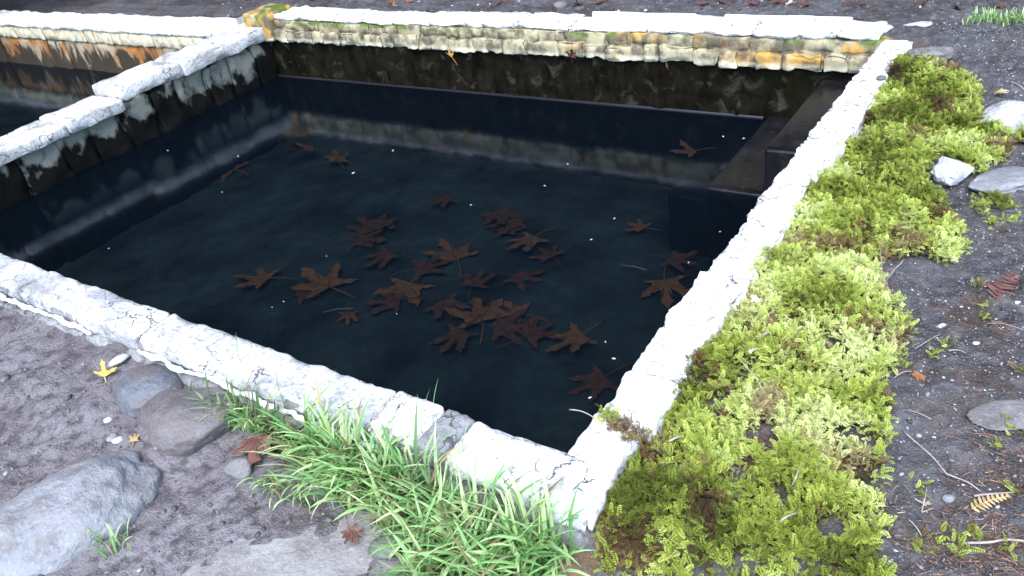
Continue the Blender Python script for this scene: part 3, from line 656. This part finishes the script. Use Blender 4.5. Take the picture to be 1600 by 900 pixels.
# ------------------------------------------------------------------ moss
def inside(poly, X, Y):
    poly = np.asarray(poly); r = np.zeros(X.shape, bool); n = len(poly)
    for i in range(n):
        x0, y0 = poly[i]; x1, y1 = poly[(i+1) % n]
        c = ((y0 > Y) != (y1 > Y)) & (X < (x1-x0)*(Y-y0)/(y1-y0+1e-12)+x0); r ^= c
    return r
def edge_dist(poly, X, Y):
    poly = np.asarray(poly); d = np.full(X.shape, 9.); n = len(poly)
    for i in range(n):
        a_ = poly[i]; b = poly[(i+1) % n]; ab = b-a_; t = np.clip(((X-a_[0])*ab[0]+(Y-a_[1])*ab[1])/(ab@ab), 0, 1)
        d = np.minimum(d, np.hypot(X-a_[0]-t*ab[0], Y-a_[1]-t*ab[1]))
    return d
def wpoly(pp, z=-.02): return np.array([at(x, y, z)[:2] for x, y in pp])
MAIN = wpoly([(918, 850), (945, 790), (985, 720), (1000, 690), (1030, 600), (1075, 560), (1125, 500), (1150, 440), (1200, 390), (1230, 345), (1270, 290), (1310, 240), (1345, 185), (1375, 130), (1408, 95),
     (1450, 85), (1500, 105), (1545, 135), (1540, 165), (1570, 190), (1600, 235), (1545, 262), (1505, 262), (1465, 240), (1455, 280), (1480, 300), (1505, 330), (1530, 380), (1490, 405), (1440, 390), (1400, 400),
     (1385, 430), (1420, 470), (1435, 500), (1430, 550), (1395, 580), (1405, 640), (1415, 660), (1395, 720), (1390, 760), (1410, 800), (1390, 850), (1415, 900), (1425, 980), (1130, 1000), (1110, 885), (1040, 868), (980, 872)])
MAIN[1:15, 0] -= .05
SIDE = wpoly([(1500, 300), (1540, 290), (1590, 300), (1598, 335), (1550, 345), (1520, 330)], -.03)
SIDE2 = wpoly([(1575, 210), (1640, 200), (1640, 265), (1590, 240)], -.03)
BARE = [(at(1188, 690, -.03), .045, .075), (at(1345, 680, -.03), .05, .05), (at(1340, 205, -.03), .05, .12), (at(1225, 770, -.03), .03, .03), (at(1130, 620, -.03), .03, .05), (at(1300, 540, -.03), .035, .04), (at(1305, 820, -.03), .03, .03), (at(1395, 420, -.03), .05, .06)]
def moss_h(X, Y):
    P = np.stack([X.ravel(), Y.ravel(), np.zeros(X.size)], 1)
    nz = fbm(P*9, 3, 77).reshape(X.shape); nf = fbm(P*26, 3, 78).reshape(X.shape)
    h = np.zeros(X.shape)
    for poly, top in ((MAIN, .050), (SIDE, .025), (SIDE2, .03)):
        ins = inside(poly, X, Y); d = edge_dist(poly, X, Y)+.010*nf
        h = np.maximum(h, np.where(ins, top*smooth(d/.05), 0))
    h *= .75+.35*nz+.25*nf
    for c, rx, ry in BARE:
        q = ((X-c[0])/rx)**2+((Y-c[1])/ry)**2+.5*nf; h *= smooth((q-.35)/.9)
    return np.maximum(h, 0)
nr = np.random.default_rng(5)
# base cushion under the sprigs
bx = np.arange(.05, 1.05, .0125); by = np.arange(-.35, 3.35, .0125); X, Y = np.meshgrid(bx, by, indexing='ij'); H = moss_h(X, Y)
Z = ground_h(X, Y)+H-.016+.006*fbm(np.stack([X.ravel()*60, Y.ravel()*60, X.ravel()*0], 1), 2, 12).reshape(X.shape)
g = np.arange(X.size).reshape(X.shape); q = np.stack([g[:-1, :-1], g[1:, :-1], g[1:, 1:], g[:-1, 1:]], -1)
keep = ((X[:-1, :-1] > .115)|(Y[1:, 1:] < -.16))&(H[:-1, :-1] > .020)&(H[1:, 1:] > .020)&(H[1:, :-1] > .020)&(H[:-1, 1:] > .020); q = q[keep]
u_ = np.unique(q); rm = -np.ones(X.size, int); rm[u_] = np.arange(len(u_))
BV = np.stack([X.ravel(), Y.ravel(), Z.ravel()], 1)[u_]; BF = rm[q]
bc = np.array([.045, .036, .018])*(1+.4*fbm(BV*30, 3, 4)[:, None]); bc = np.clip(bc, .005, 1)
def sprig(seed):
    rg = np.random.default_rng(seed); n = 7; V = []; F = []; T = []
    for i in range(n):
        s = (i+.6)/n; c = np.array([s, .10*math.sin(s*2.5+seed), .30*math.sin(s*2.3)]); l_ = .40*(1-.62*s)*min(1., .55+1.6*s)
        for sd_ in (-1, 1):
            d = np.array([.62, sd_*rg.uniform(.75, 1.1), rg.uniform(-.5, .15)]); d /= np.linalg.norm(d); up = np.array([0, 0, 1.])
            wv = np.cross(d, up); wv = wv/np.linalg.norm(wv)*.060
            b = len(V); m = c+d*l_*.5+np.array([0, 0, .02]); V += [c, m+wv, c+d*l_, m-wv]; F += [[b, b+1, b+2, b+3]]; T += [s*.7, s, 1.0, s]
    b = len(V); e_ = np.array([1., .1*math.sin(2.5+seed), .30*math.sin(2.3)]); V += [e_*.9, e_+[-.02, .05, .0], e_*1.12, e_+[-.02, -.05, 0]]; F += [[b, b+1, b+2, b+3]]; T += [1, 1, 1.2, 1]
    b = len(V); V += [np.array([0, -.02, 0.]), np.array([0, .02, 0.]), e_*.9+[0, .012, 0], e_*.9-[0, .012, 0]]; F += [[b, b+1, b+2, b+3]]; T += [.2, .2, .8, .8]
    return np.array(V, float), np.array(F), np.array(T)
SPR = [sprig(k) for k in range(6)]
def scatter(pos, size, pal_f, brown, seed):
    """sprigs at pos; pal_f 0..1 tone choice per sprig"""
    rg = np.random.default_rng(seed); N = len(pos); Vs, Fs, Cs = [], [], []; off = 0
    az = rg.uniform(0, 2*math.pi, N); el = np.where(rg.uniform(0, 1, N) < .35, rg.uniform(.5, 1.25, N), rg.uniform(-.15, .6, N)); ro = rg.normal(0, .45, N); pick = rg.integers(0, len(SPR), N)
    pal = np.array([[.085, .105, .016], [.235, .285, .042], [.39, .455, .10], [.55, .60, .25]]); bro = np.array([[.05, .03, .015], [.13, .075, .03], [.22, .17, .07], [.30, .24, .12]])
    for v, (SV, SF, ST) in enumerate(SPR):
        k = np.where(pick == v)[0]
        if not len(k): continue
        ca, sa, ce, se, cr, sr = np.cos(az[k]), np.sin(az[k]), np.cos(el[k]), np.sin(el[k]), np.cos(ro[k]), np.sin(ro[k]); o_ = np.zeros(len(k)); i_ = np.ones(len(k))
        Rz = np.stack([np.stack([ca, -sa, o_], -1), np.stack([sa, ca, o_], -1), np.stack([o_, o_, i_], -1)], 1)
        Ry = np.stack([np.stack([ce, o_, -se], -1), np.stack([o_, i_, o_], -1), np.stack([se, o_, ce], -1)], 1)
        Rx = np.stack([np.stack([i_, o_, o_], -1), np.stack([o_, cr, -sr], -1), np.stack([o_, sr, cr], -1)], 1)
        R = Rz@Ry@Rx; P_ = np.einsum('nij,vj->nvi', R, SV)*size[k][:, None, None]+pos[k][:, None, :]
        t = np.clip(pal_f[k], 0, 2.999); i0 = t.astype(int); fr = (t-i0)[:, None]; i1 = np.minimum(i0+1, 3)
        c = pal[i0]*(1-fr)+pal[i1]*fr; cb = bro[i0]*(1-fr)+bro[i1]*fr; c = np.where(brown[k][:, None], cb, c)
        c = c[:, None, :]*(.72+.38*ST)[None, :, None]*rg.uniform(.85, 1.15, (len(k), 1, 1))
        Vs.append(P_.reshape(-1, 3)); Cs.append(c.reshape(-1, 3)); Fs.append((SF[None]+(np.arange(len(k))*len(SV))[:, None, None]+off).reshape(-1, 4)); off += len(k)*len(SV)
    return np.concatenate(Vs), np.concatenate(Fs), np.concatenate(Cs)
N = 105000
cx_, cy_ = nr.uniform(.06, 1.02, N), nr.uniform(-.33, 3.3, N); ch = moss_h(cx_, cy_)
PP = np.stack([cx_, cy_, cx_*0], 1); dens = fbm(PP*11, 3, 55); kp = (ch > .010)&((cx_ > .128+.012*dens)|(cy_ < -.165))&(nr.uniform(0, 1, N) < np.clip(.86+.65*dens, .30, 1.))
cx_, cy_, ch = cx_[kp], cy_[kp], ch[kp]; PP = PP[kp]; pos = np.stack([cx_, cy_, ground_h(cx_, cy_)+ch-.006+nr.uniform(-.006, .01, len(ch))], 1)
mid = np.exp(-((cy_-.75)/.55)**2)  # paler tones mid-bank: a bright highlight put into the moss colour
pf = 1.25+1.35*fbm(PP*6, 3, 66)+.45*fbm(PP*30, 2, 67)+.55*mid+nr.normal(0, .35, len(ch))
br = (fbm(PP*8, 3, 68)+nr.normal(0, .25, len(ch))) > .72-.25*(cy_ > 1.4)
sz = nr.uniform(.012, .034, len(ch))*(1-.35*(ch < .02))
SV1, SF1, SC1 = scatter(pos, sz, pf, br, 8)
off = len(BV)
MV = np.concatenate([BV, SV1]); MF = np.concatenate([BF, SF1+off]); MC = np.concatenate([bc, SC1])
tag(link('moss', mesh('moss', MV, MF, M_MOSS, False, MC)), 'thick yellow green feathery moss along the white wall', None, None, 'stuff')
# the brown tuft that creeps over the wall top, and stray sprigs on the gravel
c0 = at(940, 645, .004); c1 = at(1000, 690, .004); n_ = 150; t = nr.uniform(0, 1, n_); pos = c0+(c1-c0)*t[:, None]+nr.normal(0, .011, (n_, 3))*[1, 1, .35]
V2, F2, C2 = scatter(pos, nr.uniform(.015, .032, n_), nr.uniform(.5, 2.4, n_), t > .30, 9)
tag(link('moss', mesh('moss', V2, F2, M_MOSS, False, C2)), 'brown and yellow moss tuft creeping over the white wall top', 'moss', None, 'stuff')
st_ = [(1460, 555, 20), (1440, 765, 26), (1500, 850, 26), (1440, 855, 26), (1495, 870, 26), (1475, 830, 22), (1585, 670, 34), (1560, 700, 24), (1520, 840, 20), (1480, 540, 16), (1590, 345, 30), (1525, 450, 18), (1535, 478, 18), (1540, 500, 16), (1590, 580, 16), (1580, 765, 14), (1410, 575, 20), (1575, 860, 18)]
pos = []
for x, y, s in st_:
    p = gat(x, y, .004); k = 4+s//4; pos.append(p+nr.normal(0, s*.28*mpp(p), (k, 3))*[1, 1, 0]+nr.uniform(0, .008, (k, 1))*[0, 0, 1])
pos = np.concatenate(pos); n_ = len(pos); V3, F3, C3 = scatter(pos, nr.uniform(.014, .028, n_), nr.uniform(.4, 2.2, n_), nr.uniform(0, 1, n_) < .3, 10)
tag(link('moss', mesh('moss', V3, F3, M_MOSS, False, C3)), 'stray moss sprigs scattered over the gravel path', 'moss', None, 'stuff')

# ------------------------------------------------------------------ grass
def blades(roots, length, width, az, lean, tone, seed):
    rg = np.random.default_rng(seed); n = len(roots); S = 6; V = []; F = []; Cc = []
    for i in range(n):
        d = np.array([math.cos(az[i]), math.sin(az[i]), 0]); sdv = np.array([-d[1], d[0], 0]); p = roots[i].copy(); ang = rg.uniform(.05, .35)
        tw_ = rg.normal(0, .5); bend = lean[i]*rg.uniform(.8, 1.2); stp_ = length[i]/S; b = len(V); side = rg.normal(0, .10)
        for s in range(S+1):
            t = s/S; wd = width[i]*(.75+.5*math.sin(math.pi*min(1, t*1.1)*.6))*(1-t**2.6)*.5+.0002
            sv = sdv*math.cos(tw_*t)+np.array([0, 0, 1])*math.sin(tw_*t)
            nrm = np.cross(sv, d*math.sin(ang)+np.array([0, 0, math.cos(ang)]))
            V += [p-sv*wd, p-nrm*wd*.35, p+sv*wd]; k = tone[i]*(.75+.35*t); Cc += [k, k*.85, k]
            p = p+stp_*(d*math.sin(ang)+sdv*side*t+np.array([0, 0, math.cos(ang)])); ang += bend/S
            zf = roots[i][2]+.004
            if -.185 < p[1] < .1 and p[0] < .15: zf = max(zf, .012)
            if p[2] < zf: p[2] = zf
        for s in range(S):
            a_ = b+s*3; F += [[a_, a_+1, a_+4, a_+3], [a_+1, a_+2, a_+5, a_+4]]
    return np.array(V), np.array(F), np.array(Cc)
GP = np.array([[.14, .30, .09], [.25, .47, .16], [.34, .57, .21], [.43, .61, .25], [.52, .62, .30]])
def tones(n, rg, dry=.09):
    t = GP[rg.integers(0, 5, n)]*rg.uniform(.75, 1.2, (n, 1)); d = rg.uniform(0, 1, n) < dry; t[d] = np.array([.34, .27, .14])*rg.uniform(.6, 1.1, (d.sum(), 1)); return t
def grass(label, polys, counts, Lr, Wr, seed, az0, azs, leanr):
    rg = np.random.default_rng(seed); R = []
    for poly, n in zip(polys, counts):
        P = wpoly(poly, -.13); lo, hi = P.min(0), P.max(0); got = []
        while len(got) < n:
            x, y = rg.uniform(lo, hi)
            if inside(P, np.array([x]), np.array([y]))[0]: got.append((x, y))
        R += got
    R = np.array(R); R[:, 1] = np.where((R[:, 1] > -.19)&(R[:, 1] < .5), -.19-.035*rg.uniform(0, 1, len(R)), R[:, 1]); z = ground_h(R[:, 0], R[:, 1])-.004; roots = np.stack([R[:, 0], R[:, 1], z], 1); n = len(R)
    V, F, Cc = blades(roots, rg.uniform(*Lr, n), rg.uniform(*Wr, n), rg.normal(az0, azs, n), rg.uniform(*leanr, n), tones(n, rg), seed)
    tag(link('grass', mesh('grass', V, F, M_GRASS, True, Cc)), label, None, None, 'stuff')
RIGHT = math.atan2(CR[1], CR[0])
grass('bright green grass clump growing along the front wall', [[(560, 720), (660, 735), (720, 800), (790, 800), (870, 850), (900, 890), (840, 940), (640, 940), (640, 860), (560, 790)], [(490, 690), (560, 715), (600, 790), (540, 800), (480, 740)]],
      [950, 260], (.10, .23), (.0055, .0115), 31, -math.pi/2+.5, 1.4, (.5, 1.8))
grass('narrow strip of bent grass blades against the front wall', [[(345, 602), (400, 618), (490, 665), (540, 700), (470, 690), (390, 640)]], [260], (.09, .19), (.005, .009), 32, -.35, .6, (.6, 1.6))
grass('dark muddy grass roots trailing over the flagstone', [[(400, 750), (480, 735), (500, 775), (430, 790)]], [60], (.05, .10), (.003, .006), 33, RIGHT-1.7, 1.0, (1.4, 2.4))
grass('small green grass sprig against the large boulder', [[(150, 845), (200, 835), (205, 860), (160, 875)]], [22], (.04, .09), (.003, .006), 34, RIGHT-1.2, 1.6, (.4, 1.6))
grass('low green grass strip on the far soil beyond the moss', [[(1500, 66), (1640, 72), (1640, 60), (1520, 58)]], [420], (.035, .08), (.003, .006), 35, RIGHT-1.2, 2., (.4, 1.6))
for i, (a_, b) in enumerate([((387, 596), (398, 545)), ((683, 690), (686, 602)), ((668, 720), (690, 640)), ((732, 745), (733, 695)), ((500, 640), (508, 600)), ((455, 660), (455, 615))]):
    A = gat(*a_, 0); A[2] = gz(A)-.004; dist = np.linalg.norm(A-CAM); ln = math.hypot(b[0]-a_[0], b[1]-a_[1])*mpp(A)*1.18
    V, F, Cc = blades(A[None]*1., np.array([ln]), np.array([.0075]), np.array([RIGHT+(b[0]-a_[0])*.01]), np.array([.25]), GP[[2]]*1.0, 60+i)
    c = V[0].copy(); tag(link('grass_blade', mesh('grass_blade', V-c, F, M_GRASS, True, Cc), None, tuple(c)), 'single tall grass blade standing up against the pale front wall', 'grass blade', 'tall blades against the front wall')

# ------------------------------------------------------------------ grit, clods and needle litter
def pebbles(x, y, s, col, seed, sink=.25):
    rg = np.random.default_rng(seed); SV, SF = ICO[1]; n = len(x); a_ = rg.uniform(0, 6.28, n)
    J = 1+.35*rg.uniform(-1, 1, (n, len(SV), 1)); P_ = SV[None]*J*np.stack([s*rg.uniform(.8, 1.4, n), s*rg.uniform(.6, 1., n), s*rg.uniform(.4, .8, n)], 1)[:, None, :]
    ca, sa = np.cos(a_), np.sin(a_); X_ = P_[..., 0]*ca[:, None]-P_[..., 1]*sa[:, None]; Y_ = P_[..., 0]*sa[:, None]+P_[..., 1]*ca[:, None]
    z = ground_h(x, y); V = np.stack([X_+x[:, None], Y_+y[:, None], P_[..., 2]+(z+s*sink)[:, None]], -1).reshape(-1, 3)
    F = (SF[None]+(np.arange(n)*len(SV))[:, None, None]).reshape(-1, 3); return V, F, np.repeat(col, len(SV), 0)
def ptone(n, rg, base, var, light=.06):
    c = np.array(base)[None]*rg.lognormal(0, var, (n, 1))*rg.uniform(.96, 1.04, (n, 3)); l_ = rg.uniform(0, 1, n) < light; c[l_] = np.array([.34, .34, .35])*rg.uniform(.6, 1.2, (l_.sum(), 1)); return np.clip(c, .01, .6)
n = 26000; x = nr.uniform(.2, 1.35, n); y = nr.uniform(-.35, 3.6, n); k = moss_h(x, y) < .004; x, y = x[k], y[k]; n = len(x)
V, F, Cc = pebbles(x, y, nr.lognormal(-6.25, .5, n), ptone(n, nr, (.09, .089, .095), .6, .10), 71)
tag(link('gravel', mesh('gravel', V, F, M_GRIT, True, Cc)), 'fine dark bluish gravel beside the moss', None, None, 'stuff')
n = 3600; x = nr.uniform(-3.2, .3, n); y = nr.uniform(-1.1, -.19, n); V, F, Cc = pebbles(x, y, nr.lognormal(-5.8, .6, n), ptone(n, nr, (.10, .09, .09), .40, .004), 72, .0)
tag(link('soil_clods', mesh('soil_clods', V, F, M_GRIT, True, Cc)), 'small clods of damp soil in front of the pool', None, None, 'stuff')
n = 3000; x = nr.uniform(-6, 1.3, n); y = nr.uniform(3.35, 4.6, n); V, F, Cc = pebbles(x, y, nr.lognormal(-5.1, .5, n), ptone(n, nr, (.07, .062, .06), .5, .04), 73, .1)
tag(link('soil_clods', mesh('soil_clods', V, F, M_GRIT, True, Cc)), 'clods and crumbs on the dark soil beyond the pool', None, None, 'stuff')
def needles(x, y, z, ln, r, col, seed, tilt=.15):
    rg = np.random.default_rng(seed); n = len(x); a_ = rg.uniform(0, 6.28, n); t = rg.normal(0, tilt, n)
    d = np.stack([np.cos(a_)*np.cos(t), np.sin(a_)*np.cos(t), np.sin(t)], 1); s_ = np.stack([-np.sin(a_), np.cos(a_), a_*0], 1); u2 = np.array([0, 0, 1.])
    c = np.stack([x, y, z], 1); V = np.stack([c-d*ln[:, None]/2+s_*r, c-d*ln[:, None]/2-s_*r, c-d*ln[:, None]/2+u2*r*1.4, c+d*ln[:, None]/2+s_*r*.5, c+d*ln[:, None]/2-s_*r*.5, c+d*ln[:, None]/2+u2*r*.8], 1).reshape(-1, 3)
    f = np.array([[0, 1, 4, 3], [1, 2, 5, 4], [2, 0, 3, 5]]); F = (f[None]+(np.arange(n)*6)[:, None, None]).reshape(-1, 4); return V, F, np.repeat(col, 6, 0)
xs_, ys_ = [], []
for px, py, s, k in [(1540, 690, 40, 130), (1570, 720, 40, 130), (1530, 830, 60, 300), (1580, 850, 50, 260), (1460, 840, 50, 180), (1440, 890, 50, 140), (1560, 890, 60, 220), (1460, 575, 30, 60), (1185, 690, 26, 180), (1345, 680, 24, 90), (1225, 770, 22, 70), (1130, 630, 26, 80), (1000, 660, 22, 70), (1380, 440, 30, 70), (1310, 540, 22, 60), (1550, 330, 40, 70), (1590, 500, 60, 60), (1590, 380, 50, 80)]:
    p = at(px, py, -.05); m_ = mpp(p); xs_.append(nr.normal(p[0], s*m_, k)); ys_.append(nr.normal(p[1], s*m_*1.2, k))
mx_, my_ = nr.uniform(.12, .75, 9000), nr.uniform(-.33, 3.2, 9000); mk_ = moss_h(mx_, my_) > .012; xs_.append(mx_[mk_]); ys_.append(my_[mk_])
x = np.concatenate(xs_); y = np.concatenate(ys_); k = (x > .15)|(y < -.17); x, y = x[k], y[k]; n = len(x); z = ground_h(x, y)+np.where(moss_h(x, y) > .01, moss_h(x, y)-.010, 0)+.003
col = np.array([.13, .075, .045])[None]*nr.lognormal(0, .55, (n, 1))*nr.uniform(.85, 1.15, (n, 3)); V, F, Cc = needles(x, y, z, nr.uniform(.008, .03, n), .0007, np.clip(col, .015, .5), 81)
tag(link('needle_litter', mesh('needle_litter', V, F, M_GRIT, False, Cc)), 'brown conifer needle litter on the path and in moss gaps', None, None, 'stuff')

# ------------------------------------------------------------------ conifers on the bank beyond the pools (they show in the water)
def conifer(h, rad, seed):
    rg = np.random.default_rng(seed); V = []; F = []; nl = int(h*3.2)
    for i in range(nl):
        s = i/nl; z = h*(.06+.93*s); rr = rad*(1-s)**.8*rg.uniform(.8, 1.15)+.15
        for b in range(8):
            a_ = rg.uniform(0, 6.28); d = np.array([math.cos(a_), math.sin(a_), 0]); sv = np.array([-d[1], d[0], 0])
            for t in np.arange(.12, 1.01, .2):
                c = d*rr*t+np.array([0, 0, z-rr*.30*t*t+rg.normal(0, .08)]); w_ = rr*.26*(1.15-t*.6)*rg.uniform(.7, 1.3)+.1; e_ = d*rr*.17+np.array([0, 0, rg.normal(-.06, .05)])
                dz = np.array([0, 0, rg.uniform(.05, .28)]); k = len(V); V += [c-e_, c+sv*w_-dz, c+e_*1.4, c-sv*w_-dz]; F.append([k, k+1, k+2, k+3])
    TV, TF = tube([[0, 0, -.3], [0, 0, h*.5], [0, 0, h*.97]], [rad*.13, rad*.08, .02], 10)
    return mesh('crown', np.array(V), np.array(F), M_NEEDLE, False), mesh('trunk', TV, TF, M_BARK)
KIND = [conifer(15, 2.6, 1), conifer(18, 3.0, 2), conifer(13, 2.4, 3)]
k = 0
for row, (dist, n, sc_) in enumerate(((9.0, 15, 1.0), (13.0, 17, 1.15))):
    for i in range(n):
        az = -1.95+2.35*(i+.5*(row % 2)+rng.uniform(-.2, .2))/(n-1)
        d_ = max(dist, min(24., 11.0/max(math.cos(az), .3))+row*3) if az > -1.2 else 14.5+row*3
        x, y = CAM[0]+d_*math.sin(az), CAM[1]+d_*math.cos(az)
        o = empty('conifer_tree', (x, y, gz((x, y)))); s = sc_*max(1., d_/10.)*rng.uniform(.9, 1.12); o.scale = (s, s, s); o.rotation_euler = (0, 0, rng.uniform(0, 6))
        cr, tr = KIND[k % 3]; link('crown', cr, o); link('trunk', tr, o); k += 1
        tag(o, 'tall dark conifer on the bank beyond the pools', 'tree', 'conifers on the bank beyond the pools')
